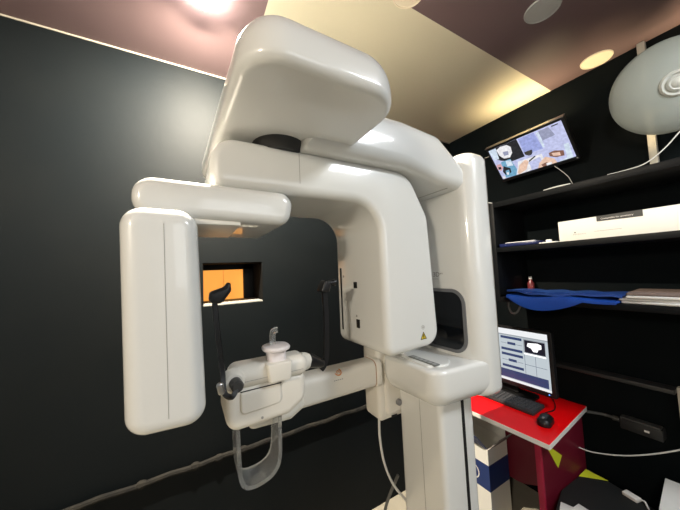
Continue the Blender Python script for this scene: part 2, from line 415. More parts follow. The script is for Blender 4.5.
# sensor arm and sensor
bm = nb()
loft(bm, [(-.088, 1.540, .03), (.205, 1.530, .03), (.222, 1.606, .03), (-.088, 1.612, .045)], .585, .86, .02, .02, 'y', 8, 5)
sa = part('sensor_arm', bm)
bm = nb(); box(bm, -.03, .10, .60, .80, 1.526, 1.538, .003); part('bottom_cover', bm, CREAM, sa)
bm = nb()
loft(bm, [(-.090, 1.168, .034), (.027, 1.163, .030), (.016, 1.543, .034), (-.099, 1.545, .034)], .54, .82, .026, .03, 'y', 9, 6)
sn = part('sensor_head', bm)
bm = nb(); plate(bm, [(-.0298, 1.192), (-.0291, 1.192), (-.0343, 1.514), (-.0350, 1.514)], (0, .540, 0), X, Z, -Y, .0005); part('panel_joint', bm, SEAM, sn)
# support box behind the column
bm = nb()
loft(bm, rect(.588, .72, .803, .90, .018), .872, 1.152, .025, .03, 'z', 5, 5); lb = part('support_box', bm, CREAM)
bm = nb(); loft(bm, [(.612, .895, .02), (.69, .895, .02), (.69, 1.10, .02), (.612, 1.12, .03)], .793, .813, .012, 0, 'y', 6, 4); part('side_cover', bm, CREAM, lb)
bm = nb(); lathe(bm, (.664, .795, .935), -Y, [(.011, 0), (.011, .012), (.008, .014)], 16); part('lock_knob', bm, GREY, lb)
bm = nb(); box(bm, .640, .664, .800, .806, .882, .888, .0005); part('label_slot', bm, SLOT, lb)
# chin arm
bm = nb()
loft(bm, rect(.785, .865, 1.010, 1.100, .022), .20, .584, .01, .004, 'x', 6, 4); ca = part('chin_arm', bm, CREAM)
bm = nb(); loft(bm, rect(.784, .866, 1.009, 1.101, .0225), .566, .569, .001, .001, 'x', 6, 2); part('arm_ring', bm, mat('copper_ring', (.40, .22, .12), .4), ca)
bm = nb(); loft(bm, rect(.782, .868, 1.007, 1.103, .024), .5692, .592, .003, .003, 'x', 6, 3); part('arm_flange', bm, CREAM, ca)
def arc(bm, o, u, v, n, r0, r1, a0, a1, k=14, t=.0006):
    for i in range(k):
        b0, b1 = a0+(a1-a0)*i/k, a0+(a1-a0)*(i+1)/k
        plate(bm, [(r1*math.cos(b0), r1*math.sin(b0)), (r1*math.cos(b1), r1*math.sin(b1)), (r0*math.cos(b1), r0*math.sin(b1)), (r0*math.cos(b0), r0*math.sin(b0))], o, u, v, n, t)
s2 = math.sqrt(.5)
lo = Vector((.420, .7910, 1.0942))
bm = nb(); arc(bm, lo, X, (0, s2, s2), (0, -s2, s2), .009, .0125, -2.9, 1.0); arc(bm, lo, X, (0, s2, s2), (0, -s2, s2), .003, .0055, -1, 4.2)
part('maker_mark', bm, ORANGE, ca, smooth=False)
bm = nb()
for k in range(5): plate(bm, R4(-.016+.007*k, -.012+.007*k, -.001, .001), (.418, .785, 1.072), X, Z, -Y)
part('small_print', bm, GREY, ca, smooth=False)
# chin block
bm = nb()
loft(bm, [(.070, 1.068, .03), (.215, 1.072, .03), (.262, 1.10, .03), (.262, 1.166, .02), (.20, 1.172, .02), (.072, 1.172, .035)], .665, .80, .018, .018, 'y', 7, 5)
cb = part('chin_block', bm, CREAM)
bm = nb(); loft(bm, [(.13, 1.02, .02), (.245, 1.015, .02), (.29, 1.04, .02), (.275, 1.125, .02), (.13, 1.13, .02)], .74, .86, .02, .02, 'y', 6, 5); part('arm_root', bm, CREAM, cb)
bm = nb(); loft(bm, [(.100, 1.105, .012), (.195, 1.110, .012), (.195, 1.155, .004), (.100, 1.155, .004)], .660, .67, .005, 0, 'y', 5, 4); dr = part('drawer', bm, CREAM, cb)
bm = nb(); plate(bm, R4(.101, .196, 1.1545, 1.1568), (0, .665, 0), X, Z, -Y, .001); part('drawer_gap', bm, SLOT, cb)
bm = nb(); lathe(bm, (.148, .6645, 1.087), -Y, [(.003, 0), (.003, .0012)], 12); part('screw', bm, SEAM, cb)
# temple bar
bm = nb(); loft(bm, rect(.655, .735, 1.160, 1.212, .024), .078, .268, .022, .022, 'x', 7, 6); tb = part('temple_bar', bm, CREAM)
bm = nb(); plate(bm, R4(.10, .25, 1.1795, 1.1802), (0, .655, 0), X, Z, -Y, .0005); part('bar_joint', bm, SEAM, tb)
bm = nb(); lathe(bm, (.262, .695, 1.184), X, [(.024, 0), (.022, .012), (.017, .022)], 24); part('bar_end', bm, CREAM, tb)
bm = nb(); lathe(bm, (.086, .672, 1.186), -Y, [(.026, 0), (.024, .018), (.018, .026)], 24); part('bar_end', bm, CREAM, tb)
# chin cup
bm = nb(); loft(bm, rect(.158, .218, .640, .705, .006), 1.168, 1.210, .003, .003, 'z', 4, 3, taper=lambda u, v, r, f: (.191+(u-.191)*(.86+.14*f), v, r)); cbase = part('cup_holder', bm, CREAM)
bm = nb(); loft(bm, rect(.166, .210, .655, .698, .012), 1.204, 1.238, .001, .001, 'z', 5, 2); loft(bm, [(.155, .640, .03), (.221, .640, .03), (.221, .712, .03), (.155, .712, .03)], 1.234, 1.245, .005, .005, 'z', 6, 4)
cup = part('chin_cup', bm, MILKY)
bm = nb(); tube(bm, [(.182, .68, 1.242), (.182, .68, 1.272), (.185, .678, 1.279), (.194, .675, 1.281)], .0075, 12, 5); part('bite_rod', bm, CLEAR, cup)
# temple supports
def temple(base, pts, pad, m=BLACKP, k=1.0):
    bm = nb()
    prof = [(-.0035, -.003), (.0035, -.003), (.0045, 0), (.0035, .003), (-.0035, .003), (-.0045, 0)]
    tube(bm, pts, 0, sm=6, prof=[(a*k, b*k) for a, b in prof], ref=(1, 0, 0)); t = part('temple_support', bm, m)
    return t
tr = temple(None, [(.318, .70, 1.150), (.331, .70, 1.165), (.338, .70, 1.20), (.341, .70, 1.29), (.339, .70, 1.368)], None, k=1.9)
bm = nb(); lathe(bm, (.282, .695, 1.184), (1, 0, -.42), [(.019, 0), (.019, .006), (.012, .04), (.008, .047)], 20); part('support_socket', bm, BLACKP, tr)
bm = nb(); loft(bm, [(.318, 1.365, .004), (.345, 1.362, .006), (.352, 1.385, .008), (.332, 1.40, .006)], .675, .71, .006, .006, 'y', 4, 4); tube(bm, [(.34, .694, 1.388), (.366, .690, 1.388)], .0075, 12); lathe(bm, (.364, .690, 1.388), X, [(.0095, 0), (.0095, .006), (.006, .008)], 14)
part('temple_pad', bm, BLACKP, tr)
tl = temple(None, [(.090, .628, 1.185), (.078, .622, 1.168), (.064, .630, 1.178), (.062, .64, 1.22), (.054, .64, 1.30), (.049, .64, 1.372)], None, k=1.25)
bm = nb(); lathe(bm, (.088, .648, 1.186), (0.1, -1, -.1), [(.013, 0), (.013, .022), (.010, .026)], 20); part('support_socket', bm, mat('socket_grey', (.05, .05, .05), .35), tl)
bm = nb(); loft(bm, [(.036, 1.366, .01), (.062, 1.362, .01), (.082, 1.388, .008), (.080, 1.412, .006), (.068, 1.397, .012), (.040, 1.388, .008)], .622, .655, .007, .007, 'y', 5, 4)
part('temple_pad', bm, BLACKP, tl)
bm = nb(); loft(bm, rect(-.007, .007, -.013, .013, .0065), 0, .010, .004, .004, 'z', 5, 3, M=Matrix.Translation((.056, .622, 1.192)) @ Matrix.Rotation(PI/2, 4, 'X') @ Matrix.Rotation(.2, 4, 'Z')); part('support_knob', bm, STEEL, tl)
# clear hand loop
bm = nb()
prof = [(-.0035, -.02), (.0035, -.02), (.0035, .02), (-.0035, .02)]
lp = [(.097, .72, 1.075), (.098, .72, 1.01), (.100, .72, .965), (.106, .72, .940), (.120, .72, .928), (.146, .72, .927), (.172, .72, .935), (.188, .72, .953), (.194, .72, .98), (.195, .72, 1.03), (.196, .72, 1.078)]
tube(bm, lp, 0, sm=5, prof=prof, ref=(0, 1, 0)) if False else None
P = spline(lp, 5); rings = []
for i, p in enumerate(P):
    t = (P[min(i+1, len(P)-1)]-P[max(i-1, 0)]).normalized(); nrm = t.cross(Y).normalized()
    rings.append([bm.verts.new(p+nrm*a+Y*b) for a, b in ((-.0045, -.034), (.0045, -.034), (.0045, .034), (-.0045, .034))])
for a, b in zip(rings, rings[1:]):
    for i in range(4): bm.faces.new((a[i], a[(i+1) % 4], b[(i+1) % 4], b[i]))
bm.faces.new(rings[0][::-1]); bm.faces.new(rings[-1])
part('hand_loop', bm, CLEAR, ang=50)
# machine cables
bm = nb(); tube(bm, [(.61, .84, .88), (.612, .845, .80), (.63, .85, .70), (.665, .845, .61), (.70, .80, .555)], .0045, 8, 8); part('signal_cable', bm, WIREW)
bm = nb(); tube(bm, [(.72, .885, .60), (.68, .93, .45), (.69, .96, .25), (.72, .95, .05), (.75, .94, .03)], .006, 8, 8); part('power_cable', bm, mat('cable_midgrey', (.16, .16, .15), .5))

# ------------------------------------------------------------------ shelf unit
sh = empty('shelf_unit', (1.71, .3, 0), 'black painted shelf unit along the right-hand black wall', 'shelf')
xf, yl, yr = 1.55, .94, -.75
bm = nb(); box(bm, xf, WX-.002, yl-.032, yl, 1.206, 1.775, .001); part('side_panel', bm, BLACKS, sh)
bm = nb(); box(bm, xf, WX-.002, yr, yr+.032, 1.206, 1.775, .001); part('side_panel', bm, BLACKS, sh)
for z, th in ((1.775, .03), (1.512, .026), (1.232, .026)):
    bm = nb(); box(bm, xf, WX-.002, yr+.033, yl-.033, z-th, z, .001); part('shelf_board', bm, BLACKS, sh)
# ledge low on the wall under the shelves
bm = nb(); box(bm, 1.80, WX-.002, .345, .90, .828, .846, .002)
tag(obj('wall_ledge', bm, mat('worn_black_edge', (.03, .03, .03), .4)), 'narrow black ledge fixed to the wall below the shelves', 'ledge')

# ------------------------------------------------------------------ television
tv = empty('television', (1.75, .78, 1.97), 'small flat television tilted down on the black wall above the shelf', 'television')
dv = Vector((.14, 0, -.162)).normalized(); U = -Y; V = -dv; N = Vector((dv.z, 0, -dv.x)).normalized()
if N.x > 0: N = -N
T0 = Vector((1.66, .975, 2.134))       # screen's top left corner seen from the room
SW, SHH = .383, .216
Mtv = Matrix((U, V, N)).transposed().to_4x4(); Mtv.translation = T0
bm = nb(); loft(bm, rect(-.012, SW+.012, -SHH-.022, .012, .006), -.034, -.001, .004, .002, 'z', 3, 3, M=Mtv); part('housing', bm, BLACKP, tv)
bm = nb(); box(bm, -.014, SW+.014, .0125, .0165, -.03, .002, .0006, M=Mtv); part('top_strip', bm, STEEL, tv)
def em(name, c, s=1.0): return mat('screen_'+name, (.01, .01, .01), .25, emit=(c, s))
TVM = [em('lav', (.52, .55, .86)), em('black', (.008, .009, .015)), em('white', (.86, .84, .95)), em('peri', (.33, .38, .72)), em('teal', (.16, .38, .56)), em('peach', (.86, .55, .42)),
       em('brown', (.22, .10, .07)), em('pink', (.72, .40, .42)), em('pale', (.62, .72, .95)), em('grey', (.30, .32, .46))]
def zc2(px, py):   # picture details laid out in the screen's own axes
    a = ((px-60)*227-(py-240)*80)/(445*185+172*80)
    dx, dy = px-60, py-240
    det = 445*185+172*80
    a = (dx*185-dy*80)/det; b = (445*dy+172*dx)/det
    return (max(0, min(1, a))*SW, -max(0, min(1, b))*SHH)
shapes = [
 (0, None), (1, [(60, 240), (255, 165), (300, 265), (215, 300), (140, 300), (90, 290)]),
 (8, [(62, 242), (115, 222), (130, 290), (95, 300)]), (2, [(118, 235), (145, 212), (190, 200), (215, 210), (222, 245), (205, 275), (165, 285), (135, 268)]),
 (9, [(160, 245), (195, 235), (198, 258), (168, 268)]), (3, [(265, 165), (360, 128), (410, 215), (300, 255)]), (8, [(372, 130), (385, 125), (420, 205), (408, 210)]),
 (9, [(385, 122), (440, 100), (475, 140), (410, 175)]), (0, [(410, 170), (490, 135), (525, 195), (440, 215)]), (2, [(255, 300), (400, 245), (420, 300), (320, 370), (240, 390)]),
 (4, [(140, 310), (205, 285), (245, 350), (235, 390), (165, 412), (150, 370)]), (1, [(155, 335), (200, 345), (205, 372), (165, 395), (145, 372)]), (8, [(172, 300), (208, 292), (222, 325), (180, 335)]),
 (4, [(165, 365), (190, 355), (195, 385), (170, 398)]), (2, [(170, 375), (186, 372), (186, 388), (174, 392)]),
 (7, [(105, 330), (135, 322), (152, 345), (135, 368), (112, 360)]), (1, [(115, 345), (135, 340), (138, 356), (120, 360)]),
 (5, [(262, 320), (300, 285), (322, 292), (305, 345), (258, 380), (246, 372)]), (0, [(322, 300), (390, 262), (405, 300), (340, 350)]), (1, [(322, 290), (360, 258), (364, 263), (326, 297)]),
 (5, [(385, 300), (420, 262), (470, 270), (490, 300), (440, 325), (380, 340)]), (6, [(395, 310), (430, 292), (445, 315), (410, 328)]), (6, [(440, 240), (470, 225), (520, 222), (525, 250), (480, 262), (445, 258)]),
 (5, [(455, 240), (500, 232), (505, 250), (465, 255)]), (2, [(425, 300), (455, 290), (462, 308), (432, 322)]), (8, [(520, 190), (545, 180), (585, 290), (500, 310), (540, 260)]), (2, [(140, 405), (160, 402), (158, 420), (144, 423)]),
 (1, [(455, 95), (488, 82), (490, 87), (457, 100)])]
for m_ in TVM:      # grain of the camera pictures shown on the television
    nt = m_.node_tree; b_ = nt.nodes['Principled BSDF']; c_ = tuple(b_.inputs['Emission Color'].default_value)
    g_ = nt.nodes.new('ShaderNodeNewGeometry'); n_ = nt.nodes.new('ShaderNodeTexNoise'); n_.inputs['Scale'].default_value = 70; n_.inputs['Detail'].default_value = 4
    x_ = nt.nodes.new('ShaderNodeMix'); x_.data_type = 'RGBA'; x_.inputs[6].default_value = tuple(v*.55 for v in c_[:3])+(1,); x_.inputs[7].default_value = tuple(min(1, v*1.25+.02) for v in c_[:3])+(1,)
    nt.links.new(g_.outputs['Position'], n_.inputs['Vector']); nt.links.new(n_.outputs[0], x_.inputs[0]); nt.links.new(x_.outputs[2], b_.inputs['Emission Color'])
bm = nb()
for i, (mi, pts) in enumerate(shapes):
    pp = R4(0, SW, -SHH, 0) if pts is None else [zc2(*p) for p in pts]
    plate(bm, pp, T0, U, V, N, .0002+.00004*i, .0, mi)
part('screen', bm, TVM, tv, smooth=False)
bm = nb(); plate(bm, disc2(SW+.002, -SHH-.010, .004, 10), T0, U, V, N, .0005); part('status_light', bm, mat('led', (.5, .5, .5), .4), tv)
bm = nb(); box(bm, 1.755, 1.775, .60, .96, 2.132, 2.146, .002); box(bm, 1.70, 1.76, .77, .79, 2.128, 2.138, .002); part('back_light', bm, EDGE, tv)  # added strip hidden behind the television, goes with the added ceiling light
bm = nb(); box(bm, 1.775, WX-.001, .72, .84, 2.02, 2.10, .003); tube(bm, [(1.72, .78, 2.06), (1.80, .78, 2.06)], .02, 10); part('wall_bracket', bm, BLACKP, tv)

def cable(pts, r, m, label, name='cable', cat='cable', sm=8):
    bm = nb(); tube(bm, pts, r, 8, sm); return tag(obj(name, bm, m), label, cat)
cable([(1.815, .70, 1.962), (1.80, .665, 1.92), (1.79, .63, 1.87), (1.79, .61, 1.81), (1.79, .60, 1.782)], 0.0013, WIREW, 'short pale cable hanging below the television')
cable([(1.86, 1.12, 2.18), (1.83, 1.06, 2.165), (1.80, 1.0, 2.155), (1.77, .965, 2.12)], .0022, WIREW, 'white cable running to the left side of the television')
cable([(1.60, .985, 1.80), (1.62, .965, 1.795), (1.65, .94, 1.784), (1.68, .90, 1.781)], .003, WIREW, 'white cable end at the left end of the top shelf')

# ------------------------------------------------------------------ trunking and fan
bm = nb(); box(bm, 1.842, WX-.001, .322, .348, 1.777, CZ-.002, .003)
tag(obj('cable_trunking', bm, mat('cream_trunking', (.50, .48, .42), .5)), 'cream vertical cable trunking on the wall behind the round white fan', 'trunking')
fan = empty('wall_fan', (1.80, .27, 2.09), 'round white wall fan in front of the cream trunking at the right edge', 'fan')
fc = Vector((1.66, .238, 2.085)); fd = Vector((-.85, -.45, -.27)).normalized()
GUARD = mat('translucent_fan_cover', (.42, .45, .41), .5, noise=(3, (.36, .39, .35), .6), alpha=.72)
bm = nb(); lathe(bm, fc, fd, [(.168, -.012), (.175, -.004), (.174, .004), (.165, .014), (.138, .030), (.10, .045), (.05, .05), (0, .051)], 56); part('guard_cover', bm, GUARD, fan)
bm = nb(); lathe(bm, fc+fd*.048, fd, [(.047, -.002), (.047, .006), (.042, .011), (.036, .010), (.035, .003), (.030, .003), (.029, .012), (.024, .016), (.019, .014), (.012, .020), (0, .022)], 40); part('hub_cap', bm, mat('fan_white', (.55, .56, .52), .4), fan)
bm = nb(); lathe(bm, fc-fd*.02, -fd, [(.07, -.006), (.07, .05), (.055, .10), (.03, .11)], 28); part('motor_housing', bm, mat('fan_white2', (.42, .42, .38), .5), fan)
e = fc-fd*.10
bm = nb(); tube(bm, [e, (1.80, e.y+.03, e.z+.01), (WX-.012, e.y+.03, e.z+.01)], .016, 12); lathe(bm, (WX-.001, e.y+.03, e.z+.01), -X, [(.05, 0), (.05, .01), (.03, .018)], 28); part('wall_bracket', bm, MATS['fan_white2'], fan)
bm = nb(); tube(bm, [fc+fd*.04+Vector((0, .05, -.012)), fc+fd*.042+Vector((0, .09, -.035)), fc+fd*.03+Vector((0, .125, -.06))], .003, 8, 4); part('pull_cord', bm, MATS['fan_white'], fan)
cable([(1.62, .12, 1.96), (1.60, .20, 1.90), (1.59, .26, 1.83), (1.58, .31, 1.79), (1.575, .36, 1.781), (1.575, .42, 1.780)], .0022, WIREW, 'white cable hanging from the fan onto the top shelf')
cable([(1.575, .55, 1.780), (1.572, .60, 1.782), (1.575, .66, 1.779)], .004, WIREW, 'loose bit of white cable lying on the top shelf edge')

# ------------------------------------------------------------------ things on the shelves
bxx = empty('carton', (1.70, .31, 1.514), 'long white carton with a black label on the middle shelf', 'box')
bm = nb(); box(bm, 1.598, 1.82, 0.0, .622, 1.5135, 1.612, .002); part('body', bm, CARD, bxx)
bm = nb(); plate(bm, [(.335, 1.586), (.477, 1.589), (.477, 1.612), (.335, 1.612)], (1.598, 0, 0), Y, Z, -X, .0008)
plate(bm, R4(.335, .477, 1.598, 1.66), (0, 0, 1.612), Y, X, Z, .0008); part('black_label', bm, mat('label_black', (.05, .05, .048), .5), bxx, smooth=False)
text('label_text', 'Compatible for accessory', .0098, (1.5972, .463, 1.5955), -Y, Z, -X, EDGE, bxx)
bm = nb(); plate(bm, [(0, 0), (.008, 0), (.004, .007)], (1.598, .562, 1.549), -Y, Z, -X, .0005)
part('carton_mark', bm, BLACKP, bxx, smooth=False)
bm = nb(); plate(bm, R4(0, .09, 0, .0008), (1.598, .490, 1.546), -Y, Z, -X, .0004); part('carton_line', bm, BLACKP, bxx, smooth=False)
text('carton_print', 'A U T O M A T E', .0065, (1.5978, .566, 1.5395), -Y, Z, -X, GREY, bxx)

bm = nb(); box(bm, 1.56, 1.74, .705, .895, 1.5135, 1.532, .003)
tag(obj('binder', bm, NAVY), 'dark navy binder lying flat on the middle shelf at its left end', 'binder')
bm = nb(); M_ = Matrix.Translation((1.63, .80, 1.5325)) @ Matrix.Rotation(.12, 4, 'Z'); box(bm, -.06, .06, -.07, .07, 0, .004, .001, M=M_)
tag(obj('leaflet', bm, PAPER), 'pale leaflet on top of the navy binder', 'paper')
bm = nb(); box(bm, 1.57, 1.66, .628, .70, 1.5135, 1.519, .001)
tag(obj('note_pad', bm, PAPER), 'thin white pad lying between the navy binder and the carton', 'paper')
bm = nb(); box(bm, 1.585, 1.605, .655, .675, 1.5195, 1.532, .002)
tag(obj('eraser', bm, PAPER), 'tiny white block standing on the thin white pad', 'block')

lt = empty('added_tube_lamp', (1.80, .10, 1.776), 'added unseen tube on top of the shelf unit that warms the ceiling edge', 'lamp')  # added lamp hidden by the shelf front, makes the warm ceiling band
bm = nb(); box(bm, 1.785, 1.815, -.62, .43, 1.7765, 1.800, .003); obj('added_batten', bm, EDGE, lt)
bm = nb(); tube(bm, [(1.80, -.61, 1.804), (1.80, .42, 1.804)], .005, 10); obj('tube', bm, mat('added_glow_tube', (1, .9, .7), .4, emit=((1, .82, .55), 2)), lt)

# blue apron
ap = empty('blue_apron', (1.68, .65, 1.234), 'folded blue vinyl apron hanging over the edge of the lowest shelf', 'apron')
def cloth(fn, nu, nv, th):
    bm = nb(); top = [[None]*(nv+1) for _ in range(nu+1)]; bot = [[None]*(nv+1) for _ in range(nu+1)]
    for i in range(nu+1):
        for j in range(nv+1):
            p = Vector(fn(i/nu, j/nv)); top[i][j] = bm.verts.new(p+Z*th); bot[i][j] = bm.verts.new(p)
    for i in range(nu):
        for j in range(nv):
            bm.faces.new((top[i][j], top[i+1][j], top[i+1][j+1], top[i][j+1])); bm.faces.new((bot[i][j+1], bot[i+1][j+1], bot[i+1][j], bot[i][j]))
    for i in range(nu):
        bm.faces.new((top[i][0], bot[i][0], bot[i+1][0], top[i+1][0])); bm.faces.new((top[i][nv], top[i+1][nv], bot[i+1][nv], bot[i][nv]))
    for j in range(nv):
        bm.faces.new((top[0][j], top[0][j+1], bot[0][j+1], bot[0][j])); bm.faces.new((top[nu][j], bot[nu][j], bot[nu][j+1], top[nu][j+1]))
    return bm
def f1(u, v):      # lower layer; front edge sags over the board
    y = .862-.44*u; x = 1.80-.262*min(v, .85)/.85
    sag = .055*max(0, math.sin(PI*min(1, max(0, (u-.02)/.72))))**.8
    z = 1.2345+.004*math.sin(9*u+3*v)+.004
    if v > .85: f = (v-.85)/.15; x = 1.538-.010*math.sin(f*1.5); z -= f*(.006+sag)
    return (x, y, z)
part('hanging_layer', cloth(f1, 40, 24, .009), BLUE, ap)
def f2(u, v):
    y = .868-.455*u; x = 1.80-(.25+.012*math.sin(5*u))*v
    z = 1.2505+.006*math.sin(7*u+2)*v+.012*v*(1-u)+.003*math.sin(23*u+5*v)
    return (x, y, z)
part('folded_layer', cloth(f2, 40, 14, .010), mat('blue_vinyl_worn', (.035, .10, .36), .40, noise=(5, (.02, .06, .30), .8)), ap)
# papers
PB = mat('brown_folder', (.20, .15, .13), .6)
for k, (m, lab, dx, dy) in enumerate(((PAPER, 'lowest white folder in the stack at the right end of the lowest shelf', 0, 0), (mat('paper_cool', (.66, .65, .64), .7), 'second white folder up in the stack on the lowest shelf', .008, .012), (PAPER, 'third white folder up in the stack on the lowest shelf', .004, -.006), (PB, 'brown folder on top of the white stack on the lowest shelf', .016, .0))):
    bm = nb(); z = 1.2335+.0113*k
    M_ = Matrix.Translation((1.68+dx, .255+dy, z)) @ Matrix.Rotation(.05*(k-1.5), 4, 'Z')
    loft(bm, rect(-.125, .125, -.155, .155, .006), 0, .0105, .004, .004, 'z', 3, 3, M=M_)
    tag(obj('folder', bm, m), lab, 'folder', 'folders on the lowest shelf')
# small bottle
bt = empty('small_bottle', (1.74, .845, 1.234), 'small dark red bottle behind the blue apron on the lowest shelf', 'bottle')
bm = nb(); lathe(bm, (1.83, .878, 1.234), Z, [(.016, 0), (.018, .004), (.018, .06), (.009, .075), (.008, .085)], 20); part('body', bm, mat('dark_red_glass', (.16, .03, .035), .2), bt)
bm = nb(); lathe(bm, (1.83, .878, 1.318), Z, [(.0095, 0), (.0095, .014), (.008, .016)], 16); part('cap', bm, EDGE, bt)

cable([(1.565, .872, 1.207), (1.562, .870, 1.17), (1.566, .858, 1.145), (1.576, .838, 1.150), (1.590, .826, 1.18), (1.592, .824, 1.207)], .0055, mat('strap_grey', (.10, .10, .10), .5), 'grey strap loop hanging under the left end of the lowest shelf', 'strap', 'strap')

# ------------------------------------------------------------------ desk
dk = empty('desk', (1.55, .95, 0), 'bright red desk with white edging below the shelves', 'desk')
DZ = .66
dpoly = [(1.272, 1.30, .002), (1.300, .606, .004), (1.800, .650, .004), (1.800, 1.30, .002)]
bm = nb(); loft(bm, dpoly, DZ-.022, DZ-.0012, .0005, .0005, 'z', 2, 1); part('edge_band', bm, EDGE, dk)
bm = nb(); loft(bm, offset_poly(dpoly, .0015), DZ-.003, DZ, .0003, .0003, 'z', 2, 1); part('table_top', bm, RED, dk)
bm = nb(); loft(bm, [(1.365, .672, .001), (1.79, .672, .001), (1.79, .69, .001), (1.365, .69, .001)], 0, DZ-.023, 0, 0, 'z', 1, 1); part('side_panel', bm, REDD, dk)
bm = nb(); box(bm, 1.355, 1.366, .668, .694, 0, DZ-.023, .001); part('panel_edge', bm, mat('red_panel_edge', (.32, .010, .04), .45), dk)
bm = nb(); loft(bm, [(.695, .30, .10), (.90, .20, .16), (1.28, .20, .01), (1.28, DZ-.023, .001), (.695, DZ-.023, .001)], 1.60, 1.618, .001, .001, 'x', 8, 2); part('modesty_panel', bm, REDD, dk)
bm = nb(); box(bm, 1.36, 1.79, 1.27, 1.288, 0, DZ-.023, .001); part('side_panel', bm, REDD, dk)
bm = nb(); plate(bm, [(1.40, .60), (1.545, .495), (1.50, .455)], (0, .672, 0), X, Z, -Y, .001)
tag(obj('yellow_note', bm, YEL, smooth=False), 'yellow triangular sticker on the dark red side of the desk', 'sticker')

# monitor
mo = empty('monitor', (1.66, .95, DZ), 'computer monitor with a lit screen on the red desk', 'monitor')
bm = nb(); loft(bm, rect(.697, 1.233, .727, 1.058, .006), 1.602, 1.635, .002, .008, 'x', 3, 3); part('housing', bm, BLACKP, mo)
bm = nb(); box(bm, 1.636, 1.655, .90, 1.0, .68, .92, .004); part('neck', bm, BLACKP, mo)
bm = nb(); loft(bm, rect(1.614, 1.72, .82, 1.08, .03), DZ+.0005, DZ+.014, .001, .006, 'z', 5, 3); part('foot', bm, BLACKP, mo)
MM = [em('ui_light', (.50, .56, .60), .95), em('ui_navy', (.03, .05, .13)), em('ui_bar', (.82, .84, .86), .95), em('ui_black', (.01, .01, .02)), em('ui_white', (1, 1, 1), 1.2), em('ui_line', (.10, .12, .18)), em('ui_frame', (.30, .33, .36))]
bm = nb(); lay = [0]
A = Vector((1.602, .715, .752)); MW, MH = .50, .293
def ui(u0, u1, v0, v1, mi, pts=None):
    lay[0] += 1
    plate(bm, pts or R4(MW-u1*MW if 0 else u0, u1, v0, v1), A, Y, Z, -X, .0002+.00003*lay[0], 0, mi)
# u grows leftwards from the right edge of the screen, v grows upwards
ui(0, MW, 0, MH, 0); ui(0, MW, .262, MH, 2); ui(0, MW, .255, .262, 6); ui(0, MW, 0, .012, 2); ui(.010, MW, .016, .062, 1)
ui(.012, .118, .172, .252, 6); ui(.014, .112, .180, .246, 3)
ui(0, 0, 0, 0, 4, [(.030, .232), (.048, .238), (.095, .232), (.100, .214), (.080, .206), (.070, .190), (.050, .192), (.046, .205), (.030, .212)])
ui(.012, .118, .168, .176, 4)
for a in (.062, .012+.103): ui(a, a+.0018, .064, .166, 5)
ui(.012, .118, .113, .115, 5)
for u0 in (.125, .26, .395):
    for v0 in (.075, .170):
        ui(u0, u0+.115, v0, v0+.014, 1); ui(u0, u0+.115, v0+.066, v0+.080, 1); ui(u0, u0+.115, v0+.039, v0+.041, 5); ui(u0+.035, u0+.078, v0+.035, v0+.049, 1)
part('screen', bm, MM, mo, smooth=False)
bm = nb(); plate(bm, disc2(.012, -.012, .003, 8), A, Y, Z, -X, .0005); part('power_light', bm, em('blue_led', (.1, .3, 1), 2), mo)

# keyboard
kb = empty('keyboard', (1.55, .96, DZ), 'black keyboard on the red desk in front of the monitor', 'keyboard')
Mk = Matrix.Translation((1.538, .955, DZ+.0008)) @ Matrix.Rotation(.02, 4, 'Z') @ Matrix.Rotation(-.05, 4, 'Y')
bm = nb(); loft(bm, rect(-.062, .062, -.205, .205, .008), 0.003, .018, .002, .004, 'z', 3, 3, M=Mk); part('body', bm, mat('keyboard_black', (.03, .03, .032), .5), kb)
bm = nb()
for r in range(5):
    for c in range(20):
        if r == 0 and 4 < c < 9: continue
        box(bm, -.052+.0205*r, -.036+.0205*r, -.196+.0195*c, -.180+.0195*c, .0175, .0225, .001, M=Mk, seg=1)
box(bm, -.052, -.036, -.095, -.025, .0175, .0225, .001, M=Mk, seg=1)
tag(part('keycaps', bm, mat('keycap_grey', (.055, .055, .06), .5), kb), kind='stuff')
# mouse
ms = empty('mouse', (1.462, .69, DZ), 'black computer mouse on the red desk', 'mouse')
bm = nb(); loft(bm, [(-.05, -.028, .026), (.05, -.03, .028), (.05, .03, .028), (-.05, .028, .026)], 0, .034, .004, .024, 'z', 7, 6, M=Matrix.Translation((1.462, .69, DZ+.0006)) @ Matrix.Rotation(.2, 4, 'Z')); mb = part('body', bm, BLACKP, ms)
bm = nb(); lathe(bm, (1.437, .685, DZ+.033), Y, [(.007, -.004), (.007, .004)], 14); part('wheel', bm, GREY, ms)
cable([(1.51, .705, DZ+.01), (1.56, .73, DZ+.004), (1.62, .72, DZ+.004), (1.70, .75, DZ+.004), (1.77, .80, DZ+.004)], .0025, BLACKP, 'thin black mouse cable lying on the red desk')

